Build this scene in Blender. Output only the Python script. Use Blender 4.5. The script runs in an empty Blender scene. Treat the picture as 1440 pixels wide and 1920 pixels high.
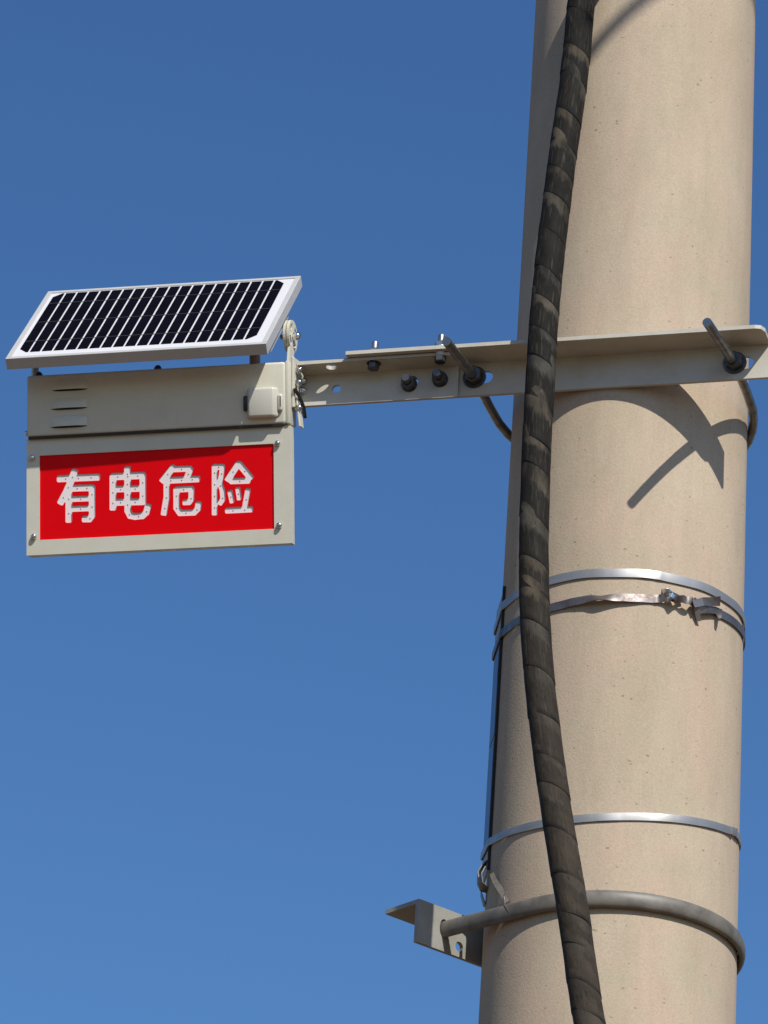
import bpy, bmesh, math, random
import numpy as np
from mathutils import Vector, Matrix
rad = math.radians
random.seed(7)
rng = np.random.default_rng(11)
scene = bpy.context.scene
COL = scene.collection

# ------------------------------------------------------------------ camera
ZA = 4.2503                       # height of the arm reference level on the pole
FPX, IW, IH = 9500.0, 1440.0, 1920.0
PITCH, ROLL = rad(25.0), 0.0601
CAM = Vector((-0.2769, -5.2483, 1.60))
_f = Vector((0, math.cos(PITCH), math.sin(PITCH)))
_u0 = Vector((0, -math.sin(PITCH), math.cos(PITCH)))
_r0 = Vector((1, 0, 0))
_r = _r0 * math.cos(ROLL) + _u0 * math.sin(ROLL)
_u = _u0 * math.cos(ROLL) - _r0 * math.sin(ROLL)
cd = bpy.data.cameras.new('camera')
cam = bpy.data.objects.new('camera', cd)
COL.objects.link(cam)
cd.sensor_fit = 'VERTICAL'
cd.sensor_height = 24.0
cd.lens = 24.0 * FPX / IH
cd.clip_start = 0.05
cd.clip_end = 5000
m = Matrix((( _r.x, _u.x, -_f.x, CAM.x), (_r.y, _u.y, -_f.y, CAM.y), (_r.z, _u.z, -_f.z, CAM.z), (0, 0, 0, 1)))
cam.matrix_world = m
scene.camera = cam

# ------------------------------------------------------------------ sky, sun, exposure
SUN_EL, SUN_AZ = 42.7, 24.0       # azimuth: to the right of straight behind the camera
w = bpy.data.worlds.new('World')
scene.world = w
w.use_nodes = True
nt = w.node_tree
sky = nt.nodes.new('ShaderNodeTexSky')
sky.sky_type = 'NISHITA'
sky.sun_disc = False
sky.sun_elevation = rad(SUN_EL)
sky.sun_rotation = rad(180.0 - SUN_AZ)
sky.altitude = 0
sky.air_density = 1.5
sky.dust_density = 1.0
sky.ozone_density = 10.0
nt.nodes['Background'].inputs['Strength'].default_value = 0.063
gam = nt.nodes.new('ShaderNodeGamma')          # the phone's contrast curve on the blue
gam.inputs['Gamma'].default_value = 1.3
nt.links.new(sky.outputs['Color'], gam.inputs['Color'])
nt.links.new(gam.outputs['Color'], nt.nodes['Background'].inputs['Color'])
sd = bpy.data.lights.new('sun', 'SUN')
sd.energy = 5.0
sd.angle = rad(0.5)
sd.color = (1.0, 0.965, 0.90)
sun = bpy.data.objects.new('sun', sd)
COL.objects.link(sun)
S = Vector((math.sin(rad(SUN_AZ)) * math.cos(rad(SUN_EL)), -math.cos(rad(SUN_AZ)) * math.cos(rad(SUN_EL)), math.sin(rad(SUN_EL))))
sun.location = S * 30
sun.rotation_euler = S.to_track_quat('Z', 'Y').to_euler()
vs = scene.view_settings
vs.view_transform = 'Standard'
vs.look = 'None'
vs.exposure = 0.0
vs.gamma = 1.0
vs.use_curve_mapping = False

# ------------------------------------------------------------------ materials
def mat(name, col, rough=0.6, metal=0.0, spec=0.5):
    m = bpy.data.materials.new(name)
    m.use_nodes = True
    b = m.node_tree.nodes['Principled BSDF']
    b.inputs['Base Color'].default_value = (*col, 1)
    b.inputs['Roughness'].default_value = rough
    b.inputs['Metallic'].default_value = metal
    b.inputs['Specular IOR Level'].default_value = spec
    return m
def N(m, t, **kw):
    n = m.node_tree.nodes.new(t)
    for k, v in kw.items():
        if k in n.inputs and not hasattr(n, k):
            n.inputs[k].default_value = v
        elif hasattr(n, k):
            setattr(n, k, v)
        else:
            n.inputs[k].default_value = v
    return n
def L(m, a, b): m.node_tree.links.new(a, b)
def noise(m, scale, detail=4, rough=0.6, vec=None, stretch=None):
    tc = N(m, 'ShaderNodeTexCoord')
    n = N(m, 'ShaderNodeTexNoise')
    n.inputs['Scale'].default_value = scale
    n.inputs['Detail'].default_value = detail
    n.inputs['Roughness'].default_value = rough
    src = vec if vec is not None else tc.outputs['Object']
    if stretch:
        mp = N(m, 'ShaderNodeMapping')
        mp.inputs['Scale'].default_value = stretch
        L(m, src, mp.inputs['Vector']); src = mp.outputs['Vector']
    L(m, src, n.inputs['Vector'])
    return n.outputs['Fac']
def ramp(m, fac, stops):
    r = N(m, 'ShaderNodeValToRGB')
    e = r.color_ramp.elements
    while len(e) > 1: e.remove(e[-1])
    e[0].position, e[0].color = stops[0][0], (*stops[0][1], 1)
    for p, c in stops[1:]:
        x = e.new(p); x.color = (*c, 1)
    L(m, fac, r.inputs['Fac'])
    return r.outputs['Color']
def mix(m, a, b, fac, mode='MIX'):
    x = N(m, 'ShaderNodeMix', data_type='RGBA', blend_type=mode)
    for s, v in ((x.inputs[6], a), (x.inputs[7], b)):
        if isinstance(v, tuple): s.default_value = (*v, 1)
        else: L(m, v, s)
    if isinstance(fac, (int, float)): x.inputs[0].default_value = fac
    else: L(m, fac, x.inputs[0])
    return x.outputs[2]
def setc(m, c): L(m, c, m.node_tree.nodes['Principled BSDF'].inputs['Base Color'])
def setr(m, c): L(m, c, m.node_tree.nodes['Principled BSDF'].inputs['Roughness'])
def bump(m, h, strength=0.3, dist=0.001):
    b = N(m, 'ShaderNodeBump')
    b.inputs['Strength'].default_value = strength
    b.inputs['Distance'].default_value = dist
    L(m, h, b.inputs['Height'])
    L(m, b.outputs['Normal'], m.node_tree.nodes['Principled BSDF'].inputs['Normal'])
def g(v): return (v, v, v)

def make_concrete():
    m = mat('concrete', (.45, .38, .28), 0.85, 0, 0.25)
    big = noise(m, 9, 5, .6, stretch=(1, 1, .7))
    c = ramp(m, big, [(.3, (.392, .312, .219)), (.5, (.42, .337, .241)), (.7, (.45, .365, .266))])
    pk = ramp(m, noise(m, 16, 3, .55, stretch=(1, 1, .45)), [(.45, g(0)), (.7, g(1))])
    c = mix(m, c, (.455, .335, .245), mx(m, pk, .75))
    gr = ramp(m, noise(m, 14, 3, .6, stretch=(.8, .8, 1.6)), [(.5, g(0)), (.75, g(1))])
    c = mix(m, c, (.36, .335, .225), mx(m, gr, .4))
    st = ramp(m, noise(m, 30, 5, .7, stretch=(1.0, 1.0, .22)), [(.33, g(.93)), (.6, g(1.03))])
    c = mix(m, c, st, 1.0, 'MULTIPLY')
    fine = noise(m, 420, 3, .6)
    c = mix(m, c, ramp(m, fine, [(.3, g(.9)), (.7, g(1.08))]), 1.0, 'MULTIPLY')
    # pits and specks: voronoi cells, only some of them, uneven sizes
    tc = N(m, 'ShaderNodeTexCoord')
    wob = N(m, 'ShaderNodeTexNoise'); wob.inputs['Scale'].default_value = 160; L(m, tc.outputs['Object'], wob.inputs['Vector'])
    va = N(m, 'ShaderNodeVectorMath', operation='MULTIPLY_ADD'); va.inputs[1].default_value = (.006, .006, .004)
    L(m, wob.outputs['Color'], va.inputs[0]); L(m, tc.outputs['Object'], va.inputs[2])
    hs = None
    for sc, r0, keep in ((34, .085, .58), (75, .14, .72), (130, .2, .66), (20, .045, .6)):
        mp = N(m, 'ShaderNodeMapping'); mp.inputs['Scale'].default_value = (.8, .8, 1.25); mp.inputs['Location'].default_value = (sc * .13, 0, sc * .07)
        L(m, va.outputs[0], mp.inputs['Vector'])
        v = N(m, 'ShaderNodeTexVoronoi'); v.inputs['Scale'].default_value = sc
        L(m, mp.outputs[0], v.inputs['Vector'])
        sep = N(m, 'ShaderNodeSeparateColor'); L(m, v.outputs['Color'], sep.inputs[0])
        k = N(m, 'ShaderNodeMath', operation='GREATER_THAN'); L(m, sep.outputs[0], k.inputs[0]); k.inputs[1].default_value = keep
        rr = N(m, 'ShaderNodeMath', operation='MULTIPLY'); L(m, sep.outputs[1], rr.inputs[0]); rr.inputs[1].default_value = r0
        d = N(m, 'ShaderNodeMath', operation='SUBTRACT'); L(m, rr.outputs[0], d.inputs[0]); L(m, v.outputs['Distance'], d.inputs[1])
        d2 = N(m, 'ShaderNodeMath', operation='MULTIPLY'); L(m, d.outputs[0], d2.inputs[0]); d2.inputs[1].default_value = 45; d2.use_clamp = True
        d3 = N(m, 'ShaderNodeMath', operation='MULTIPLY'); L(m, d2.outputs[0], d3.inputs[0]); L(m, k.outputs[0], d3.inputs[1])
        if hs is None: hs = d3.outputs[0]
        else:
            q = N(m, 'ShaderNodeMath', operation='MAXIMUM'); L(m, hs, q.inputs[0]); L(m, d3.outputs[0], q.inputs[1]); hs = q.outputs[0]
    f = N(m, 'ShaderNodeMath', operation='MULTIPLY'); L(m, hs, f.inputs[0]); f.inputs[1].default_value = .5
    c = mix(m, c, (.13, .10, .07), f.outputs[0])
    setc(m, c)
    h = N(m, 'ShaderNodeMath', operation='MULTIPLY_ADD'); L(m, hs, h.inputs[0]); h.inputs[1].default_value = -2.0; L(m, fine, h.inputs[2])
    bump(m, h.outputs[0], .25, .0012)
    return m
def mx(m, col, k):
    q = N(m, 'ShaderNodeMath', operation='MULTIPLY'); L(m, col, q.inputs[0]); q.inputs[1].default_value = k
    return q.outputs[0]

def make_paint(name, col, rough=.42, dirt=.25):
    m = mat(name, col, rough, 0, .5)
    n1 = noise(m, 26, 5, .65)
    dcol = tuple(x * y for x, y in zip(col, (.78, .72, .62)))
    c = mix(m, col, dcol, mx(m, ramp(m, n1, [(.42, g(0)), (.75, g(1))]), dirt * 2))
    sp = ramp(m, noise(m, 700, 2, .5), [(.3, g(.93)), (.6, g(1.0))])
    c = mix(m, c, sp, 1, 'MULTIPLY')
    setc(m, c)
    setr(m, ramp(m, noise(m, 60, 3), [(.3, g(rough - .08)), (.7, g(rough + .14))]))
    bump(m, noise(m, 900, 2), .06, .0004)
    return m
def make_metal(name, col, rough, var=.15, stretch=None, scale=60, dark=None, bmp=.1):
    m = mat(name, col, rough, 1.0)
    n1 = noise(m, scale, 5, .65, stretch=stretch)
    d = dark or tuple(x * .55 for x in col)
    setc(m, ramp(m, n1, [(.35, d), (.65, col)]))
    setr(m, ramp(m, n1, [(.3, g(min(1, rough + var))), (.7, g(max(.04, rough - var * .5)))]))
    bump(m, noise(m, scale * 4, 3), bmp, .0006)
    return m
M = {}
M['concrete'] = make_concrete()
M['arm'] = make_paint('grey_white_paint', (.49, .46, .385), .5, .35)
M['sign'] = make_paint('sign_paint', (.60, .575, .47), .42, .15)
M['sensor'] = make_paint('cream_plastic', (.54, .52, .44), .35, .05)
M['alu'] = make_paint('powder_coated_aluminium', (.46, .45, .43), .35, .08)
M['chrome'] = make_metal('chrome', (.85, .84, .82), .13, .06, bmp=.02)
M['zinc'] = make_metal('dull_zinc', (.50, .49, .46), .34, .12, dark=(.30, .29, .27))
M['rod'] = make_metal('dark_rod_steel', (.30, .29, .27), .33, .12, dark=(.17, .16, .15))
M['black_zinc'] = make_metal('dark_bolt_steel', (.16, .155, .15), .45, .15)
M['strap'] = make_metal('stainless_strap', (.45, .43, .40), .42, .10, stretch=(1, 1, 8), scale=25, dark=(.34, .32, .295), bmp=.05)
M['strap'].node_tree.nodes['Principled BSDF'].inputs['Metallic'].default_value = .75
M['old_strap'] = make_metal('weathered_strap', (.27, .24, .225), .38, .2, scale=45, dark=(.13, .105, .095), bmp=.25)
M['old_strap'].node_tree.nodes['Principled BSDF'].inputs['Metallic'].default_value = .8
M['hoop'] = mat('painted_round_bar', (.26, .25, .22), .5)
setc(M['hoop'], ramp(M['hoop'], noise(M['hoop'], 35, 5, .65), [(.35, (.10, .086, .068)), (.5, (.14, .125, .10)), (.7, (.175, .158, .128))]))
bump(M['hoop'], noise(M['hoop'], 260, 3), .15, .0006)
M['bracket'] = make_paint('bracket_paint', (.29, .28, .245), .5, .5)
M['black'] = mat('black_plastic', (.015, .015, .015), .4)
M['dark'] = mat('vent_shade_and_dark_trim', (.02, .02, .02), .9)
M['brown_post'] = mat('bronze_spacer', (.16, .11, .08), .5)
M['backsheet'] = mat('white_backsheet', (.62, .61, .60), .35)
M['letter'] = mat('white_led_board', (.80, .74, .72), .5)
setc(M['letter'], ramp(M['letter'], noise(M['letter'], 240, 3), [(.3, (.78, .70, .68)), (.7, (.82, .75, .73))]))
M['led'] = mat('led_dot', (.50, .45, .45), .25)
m_ = mat('red_acrylic', (.66, .003, .010), .35, 0, .12)
setc(m_, ramp(m_, noise(m_, 10, 3), [(.3, (.68, .0005, .004)), (.7, (.74, .0005, .005))]))
m_.node_tree.nodes['Principled BSDF'].inputs['Subsurface Weight'].default_value = 0.0
M['red'] = m_
m_ = mat('solar_cell', (.006, .007, .016), .25, 0, 0.0)
setc(m_, ramp(m_, noise(m_, 45, 3), [(.3, (.0035, .0035, .006)), (.7, (.005, .005, .011))]))
M['cell'] = m_
M['busbar'] = mat('busbar', (.07, .07, .075), .5)
M['blue'] = mat('blue_enamel', (.012, .05, .19), .3)
setc(M['blue'], ramp(M['blue'], noise(M['blue'], 50, 4), [(.35, (.006, .02, .075)), (.7, (.012, .04, .13))]))
M['plaque'] = make_paint('plaque_white', (.30, .29, .26), .4, .4)
M['soil'] = mat('dry_soil', (.13, .085, .048), .95)
setc(M['soil'], mix(M['soil'], ramp(M['soil'], noise(M['soil'], .6, 6), [(.35, (.12, .076, .040)), (.65, (.165, .108, .060))]),
     ramp(M['soil'], noise(M['soil'], 25, 4), [(.3, g(.8)), (.7, g(1.05))]), 1, 'MULTIPLY'))
bump(M['soil'], noise(M['soil'], 20, 6), .6, .02)

def make_tape():
    m = mat('weathered_black_tape', (.03, .028, .024), .8, 0, .15)
    uv = N(m, 'ShaderNodeUVMap')
    oi = N(m, 'ShaderNodeObjectInfo')
    cx = N(m, 'ShaderNodeCombineXYZ')
    k = N(m, 'ShaderNodeMath', operation='MULTIPLY'); L(m, oi.outputs['Random'], k.inputs[0]); k.inputs[1].default_value = 37
    L(m, k.outputs[0], cx.inputs[2])
    ad = N(m, 'ShaderNodeVectorMath', operation='ADD'); L(m, uv.outputs[0], ad.inputs[0]); L(m, cx.outputs[0], ad.inputs[1])
    base = ramp(m, noise(m, 5, 5, .65, ad.outputs[0], (1.2, .6, 1)), [(.35, (.0075, .0068, .0052)), (.6, (.014, .0125, .0095)), (.8, (.026, .022, .016))])
    streak = ramp(m, noise(m, 8, 4, .6, ad.outputs[0], (2.8, .25, 1)), [(.55, g(0)), (.74, g(1))])
    c = mix(m, base, (.085, .075, .055), mx(m, streak, .6))
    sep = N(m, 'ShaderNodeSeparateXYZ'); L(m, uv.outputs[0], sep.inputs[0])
    # dust lies on the step just under the overlap of the turn above (v runs 0..1 down the turn), with a ragged lower edge
    wv = N(m, 'ShaderNodeMath', operation='MULTIPLY_ADD'); L(m, noise(m, 6, 4, .6, ad.outputs[0], (1.5, .5, 1)), wv.inputs[0]); wv.inputs[1].default_value = -.55; L(m, sep.outputs[1], wv.inputs[2])
    near = N(m, 'ShaderNodeMapRange'); near.inputs[1].default_value = .27; near.inputs[2].default_value = .15; L(m, wv.outputs[0], near.inputs[0])
    dn = ramp(m, noise(m, 2.0, 3, .55, ad.outputs[0], (1.0, .7, 1)), [(.42, g(.05)), (.66, g(1))])
    q = N(m, 'ShaderNodeMath', operation='MULTIPLY'); L(m, near.outputs[0], q.inputs[0]); L(m, dn, q.inputs[1])
    dcol = ramp(m, oi.outputs['Random'], [(0, (.060, .057, .048)), (.5, (.075, .066, .050)), (1, (.100, .077, .052))])
    c = mix(m, c, dcol, mx(m, q.outputs[0], .9))
    # road dust is thicker towards the ground
    tcz = N(m, 'ShaderNodeTexCoord'); sz = N(m, 'ShaderNodeSeparateXYZ'); L(m, tcz.outputs['Object'], sz.inputs[0])
    low = N(m, 'ShaderNodeMapRange'); low.inputs[1].default_value = 3.95; low.inputs[2].default_value = 3.50; L(m, sz.outputs[2], low.inputs[0])
    lk = N(m, 'ShaderNodeMath', operation='MULTIPLY'); L(m, low.outputs[0], lk.inputs[0]); L(m, ramp(m, noise(m, 3.0, 4, .6, ad.outputs[0]), [(.3, g(.25)), (.65, g(.8))]), lk.inputs[1])
    c = mix(m, c, (.055, .041, .028), lk.outputs[0])
    crk = ramp(m, noise(m, 12, 6, .75, ad.outputs[0], (1.5, .8, 1)), [(.36, g(1)), (.42, g(0))])
    c = mix(m, c, (.008, .008, .007), mx(m, crk, .8))
    lip_shade_grime = N(m, 'ShaderNodeMapRange'); lip_shade_grime.inputs[1].default_value = .90; lip_shade_grime.inputs[2].default_value = .98; L(m, sep.outputs[1], lip_shade_grime.inputs[0])  # grime plus painted-in lip shadow, darkening the lower seam of each turn
    gb = N(m, 'ShaderNodeMath', operation='MULTIPLY'); L(m, lip_shade_grime.outputs[0], gb.inputs[0]); L(m, ramp(m, noise(m, 2.2, 3, .6, ad.outputs[0]), [(.40, g(.15)), (.58, g(.95))]), gb.inputs[1])
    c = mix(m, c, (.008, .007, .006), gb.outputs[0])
    setc(m, c)
    bump(m, noise(m, 11, 6, .7, ad.outputs[0], (1.8, .6, 1)), .5, .0016)
    return m
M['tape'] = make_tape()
M['rubber'] = mat('cable_sheath', (.035, .033, .03), .55)

# ------------------------------------------------------------------ mesh helpers
def obj(name, bm, material, parent=None, smooth=False, recalc=True):
    if isinstance(bm, bmesh.types.BMesh):
        if recalc: bmesh.ops.recalc_face_normals(bm, faces=bm.faces)
        me = bpy.data.meshes.new(name)
        bm.to_mesh(me); bm.free()
    else:
        me = bm
        me.name = name
    me.materials.clear()
    me.materials.append(M[material])
    if smooth:
        for p in me.polygons: p.use_smooth = True
        try: me.set_sharp_from_angle(angle=rad(38))
        except Exception: pass
    o = bpy.data.objects.new(name, me)
    COL.objects.link(o)
    if parent is not None: o.parent = parent
    return o
def thing(name, label, cat, mtx=None, group=None):
    o = bpy.data.objects.new(name, None)
    o.empty_display_size = .02
    COL.objects.link(o)
    if mtx is not None: o.matrix_world = mtx
    o['label'] = label; o['category'] = cat
    if group: o['group'] = group
    return o
def tag(o, label, cat, group=None):
    o['label'] = label; o['category'] = cat
    if group: o['group'] = group
def frame_m(o, ex, ey, ez):
    return Matrix(((ex.x, ey.x, ez.x, o.x), (ex.y, ey.y, ez.y, o.y), (ex.z, ey.z, ez.z, o.z), (0, 0, 0, 1)))
def box(bm, x0, x1, y0, y1, z0, z1, bev=0.0, seg=1):
    r = bmesh.ops.create_cube(bm, size=1.0)
    vs_ = r['verts']
    for v in vs_:
        v.co = Vector((x0 + (v.co.x + .5) * (x1 - x0), y0 + (v.co.y + .5) * (y1 - y0), z0 + (v.co.z + .5) * (z1 - z0)))
    if bev > 0:
        es = list({e for v in vs_ for e in v.link_edges})
        bmesh.ops.bevel(bm, geom=es, offset=bev, segments=seg, affect='EDGES', profile=.5)
def frames_along(pts):
    T = [(pts[min(i + 1, len(pts) - 1)] - pts[max(i - 1, 0)]).normalized() for i in range(len(pts))]
    a = Vector((0, 0, 1)) if abs(T[0].z) < .9 else Vector((1, 0, 0))
    n = (a - T[0] * a.dot(T[0])).normalized()
    fr = []
    for t in T:
        n = (n - t * n.dot(t)).normalized()
        fr.append((t, n, t.cross(n)))
    return fr
def tube(bm, pts, r, seg=14, caps=True, flat=1.0):
    pts = [Vector(p) for p in pts]
    fr = frames_along(pts)
    rings = []
    for i, (p, (t, n, b)) in enumerate(zip(pts, fr)):
        rr = r[i] if isinstance(r, (list, tuple)) else r
        rings.append([bm.verts.new(p + (n * math.cos(2 * math.pi * k / seg) + b * (flat * math.sin(2 * math.pi * k / seg))) * rr) for k in range(seg)])
    for a, b_ in zip(rings, rings[1:]):
        for k in range(seg):
            bm.faces.new((a[k], a[(k + 1) % seg], b_[(k + 1) % seg], b_[k]))
    if caps:
        bm.faces.new(rings[0][::-1]); bm.faces.new(rings[-1])
def hexnut(bm, p, axis, r, h, hole=False, seg=6, rot=0.2):
    tube(bm, [Vector(p), Vector(p) + Vector(axis).normalized() * h * .12, Vector(p) + Vector(axis).normalized() * h * .88, Vector(p) + Vector(axis).normalized() * h], [r * .93, r, r, r * .9], seg)
def bolt_mesh(p, axis, r, length, thread=True):
    bm = bmesh.new()
    p = Vector(p); a = Vector(axis).normalized()
    pts = []; rs = []
    n = max(6, int(length / .0016)) if thread else 3
    for i in range(n):
        pts.append(p + a * (length * i / (n - 1))); rs.append(r * (.93 if (i % 2 and thread) else 1.0))
    pts.append(p + a * (length + r * .25)); rs.append(r * .8)
    tube(bm, pts, rs, 14)
    return bm
def dome_bm(p, axis, r, h):
    bm = bmesh.new()
    p = Vector(p); a = Vector(axis).normalized()
    pts = []; rs = []
    for i in range(7):
        t = i / 6 * math.pi / 2
        pts.append(p + a * (h * math.sin(t))); rs.append(max(r * math.cos(t), r * .04))
    tube(bm, [p - a * .001] + pts, [r] + rs, 14)
    return bm
def plate2d(outer, holes, thick):
    """flat plate in local XY with holes, extruded in Z from 0 to thick, returned as a mesh"""
    cu = bpy.data.curves.new('tmp', 'CURVE')
    cu.dimensions = '2D'; cu.fill_mode = 'BOTH'; cu.extrude = thick / 2
    for ring in [outer] + holes:
        sp = cu.splines.new('POLY')
        sp.points.add(len(ring) - 1)
        for q, (x, y) in zip(sp.points, ring): q.co = (x, y, 0, 1)
        sp.use_cyclic_u = True
    o = bpy.data.objects.new('tmp', cu)
    COL.objects.link(o)
    dg = bpy.context.evaluated_depsgraph_get()
    dg.update()
    me = bpy.data.meshes.new_from_object(o.evaluated_get(dg))
    bpy.data.objects.remove(o); bpy.data.curves.remove(cu)
    me.transform(Matrix.Translation((0, 0, thick / 2)))
    for p in me.polygons: p.use_smooth = False
    return me
def circ(x, y, r, n=24): return [(x + r * math.cos(2 * math.pi * k / n), y + r * math.sin(2 * math.pi * k / n)) for k in range(n)]
def slot(x, y, r, hl, n=12):
    return [(x + hl + r * math.cos(-math.pi / 2 + math.pi * k / n), y + r * math.sin(-math.pi / 2 + math.pi * k / n)) for k in range(n + 1)] + \
           [(x - hl + r * math.cos(math.pi / 2 + math.pi * k / n), y + r * math.sin(math.pi / 2 + math.pi * k / n)) for k in range(n + 1)]
XZ = Matrix(((1, 0, 0, 0), (0, 0, -1, 0), (0, 1, 0, 0), (0, 0, 0, 1)))      # plate XY -> XZ, thickness towards -Y (the viewer's side)

# a photograph pixel's ray, used to find where on a known plane a thing stands
def ray(px, py): return _f + _r * ((px - IW / 2) / FPX) + _u * ((IH / 2 - py) / FPX)
def hit(px, py, p0, n):
    d = ray(px, py)
    return CAM + d * ((p0 - CAM).dot(n) / d.dot(n))
def local_hit(mtx, px, py, y=0.0):
    """local (x, z) where the pixel's ray meets the plane local-y = y"""
    ey = Vector((mtx[0][1], mtx[1][1], mtx[2][1]))
    p = hit(px, py, mtx @ Vector((0, y, 0)), ey)
    q = mtx.inverted() @ p
    return q.x, q.z

# ------------------------------------------------------------------ ground and pole
bm = bmesh.new()
bmesh.ops.create_grid(bm, x_segments=40, y_segments=40, size=1500)
ground = obj('ground', bm, 'soil')
ground['kind'] = 'structure'

def pole_r(z): return 0.135 - (z - ZA) / 150.0
bm = bmesh.new()
zs = np.linspace(-.3, 9.9, 60)
tube(bm, [(0, 0, z) for z in zs], [pole_r(z) for z in zs], 160)
pole = obj('utility_pole', bm, 'concrete', smooth=True)
tag(pole, 'tall tapering beige concrete utility pole with pitted surface', 'utility pole')

def on_pole(theta, z, extra=0.0):
    r = pole_r(z) + extra
    return Vector((r * math.sin(theta), -r * math.cos(theta), z))

# ------------------------------------------------------------------ steel mounting arm
PSI = rad(15.5)
EX = Vector((math.cos(PSI), -math.sin(PSI), 0)); NN = Vector((-math.sin(PSI), -math.cos(PSI), 0)); EZ = Vector((0, 0, 1))
OA = NN * (pole_r(ZA - .07) + .0008); OA.z = ZA
AM = frame_m(OA, EX, -NN, EZ)
arm = thing('mounting_arm', 'long pale grey steel angle arm clamped across the pole, carrying the sign', 'bracket', AM)
T = .0045; F = .0455
_, zb = local_hit(AM, 1200, 722, -T)
zt = zb + F                                   # top of the outer angle
xl, _ = local_hit(AM, 648, 663, -F)
xr, _ = local_hit(AM, 1432, 608, -F)
def alx(px, py, y): return local_hit(AM, px, py, y)
# outer angle: upright plate with slots, flange with bolt holes
ul, ulz = alx(890, 708, -T); ur, urz = alx(1378, 681, -T)
b1 = alx(768, 722, -2 * T); b2 = alx(826, 713, -2 * T)
h1 = alx(631, 729, -2 * T)
sl = alx(912, 708, -T); sr = alx(1404, 676, -T)
outer = [(xl, zb), (xr, zb), (xr, zt - T), (xl, zt - T)]
holes = [slot(ul + .004, ulz, .0078, .0095), slot(ur + .004, urz, .0078, .0095), circ(b1[0] + .003, b1[1] + .004, .0072), circ(b2[0], b2[1], .006)]
me = plate2d(outer, holes, T); me.transform(XZ)
obj('angle_web', me, 'arm', arm)
def fl_hit(px, py, z):
    p = hit(px, py, AM @ Vector((0, 0, z)), EZ)
    q = AM.inverted() @ p
    return q.x, q.y
f1 = fl_hit(701, 681, zt - 2 * T); f2 = fl_hit(826, 668, zt - 2 * T); fh = fl_hit(623, 682, zt - 2 * T)
c_ = .010
outer = [(xl, 0), (xl, -F), (xr - c_, -F), (xr - c_ * .35, -F + c_ * .2), (xr, -F + c_), (xr, 0)]
me = plate2d(outer, [circ(f1[0], f1[1], .0075), circ(f2[0], f2[1], .006)], T); me.transform(Matrix.Translation((0, 0, zt - T)))
obj('angle_flange', me, 'arm', arm)
# inner angle nested under the outer one, reaching out to the sign
xs, _ = alx(551, 690, -T - F); xe, _ = alx(859, 720, -2 * T)
g_ = .0004
outer = [(xs, zb - T + .002), (xe, zb - T + .002), (xe, zt - 2 * T), (xs, zt - 2 * T)]
me = plate2d(outer, [circ(h1[0], h1[1], .0052), circ(b1[0] + .003, b1[1] + .004, .0072), circ(b2[0], b2[1], .006)], T); me.transform(XZ)
me.transform(Matrix.Translation((0, -T - g_, 0)))
obj('angle_web', me, 'arm', arm)
FI = .0375
fh = (fh[0] - .003, -.0265)
outer = [(xs, -T - g_), (xs, -FI), (xe, -FI), (xe, -T - g_)]
me = plate2d(outer, [circ(fh[0], fh[1], .0062), circ(f1[0], f1[1], .0085), circ(f2[0], f2[1], .006)], T); me.transform(Matrix.Translation((0, 0, zt - 2 * T - g_)))
obj('angle_flange', me, 'arm', arm)
# bolts through the webs, pointing at the viewer
for (bx_, bz_) in (b1, b2):
    o = obj('bolt', bolt_mesh((bx_, .008, bz_), (0, -1, 0), .0056, .008 + 2 * T + .019), 'black_zinc', arm, True)
    bm = bmesh.new(); hexnut(bm, (bx_, -2 * T - g_ - .0012, bz_), (0, -1, 0), .0088, .0095); obj('nut', bm, 'black_zinc', o)
    bm = bmesh.new(); tube(bm, [(bx_, -2 * T - g_, bz_), (bx_, -2 * T - g_ - .0012, bz_)], .0092, 20); obj('washer', bm, 'black_zinc', o)
    bm = bmesh.new(); hexnut(bm, (bx_, .0002, bz_), (0, 1, 0), .0095, .007); obj('bolt_head', bm, 'zinc', o)
# bolts standing up through the flanges
for k, (bx_, by_) in enumerate((f1, f2)):
    o = obj('bolt', bolt_mesh((bx_, by_, zt - 2 * T - .004), (0, 0, 1), .0042, 2 * T + .021), 'zinc', arm, True)
    bm = bmesh.new(); hexnut(bm, (bx_, by_, zt + .0012), (0, 0, 1), .0078, .007); obj('nut', bm, 'zinc', o)
    bm = bmesh.new(); tube(bm, [(bx_, by_, zt), (bx_, by_, zt + .0012)], .0100, 20); obj('washer', bm, 'zinc', o)
    bm = bmesh.new(); hexnut(bm, (bx_, by_, zt - 2 * T - g_), (0, 0, -1), .0070, .0075); obj('bolt_head', bm, 'black_zinc', o)
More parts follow.
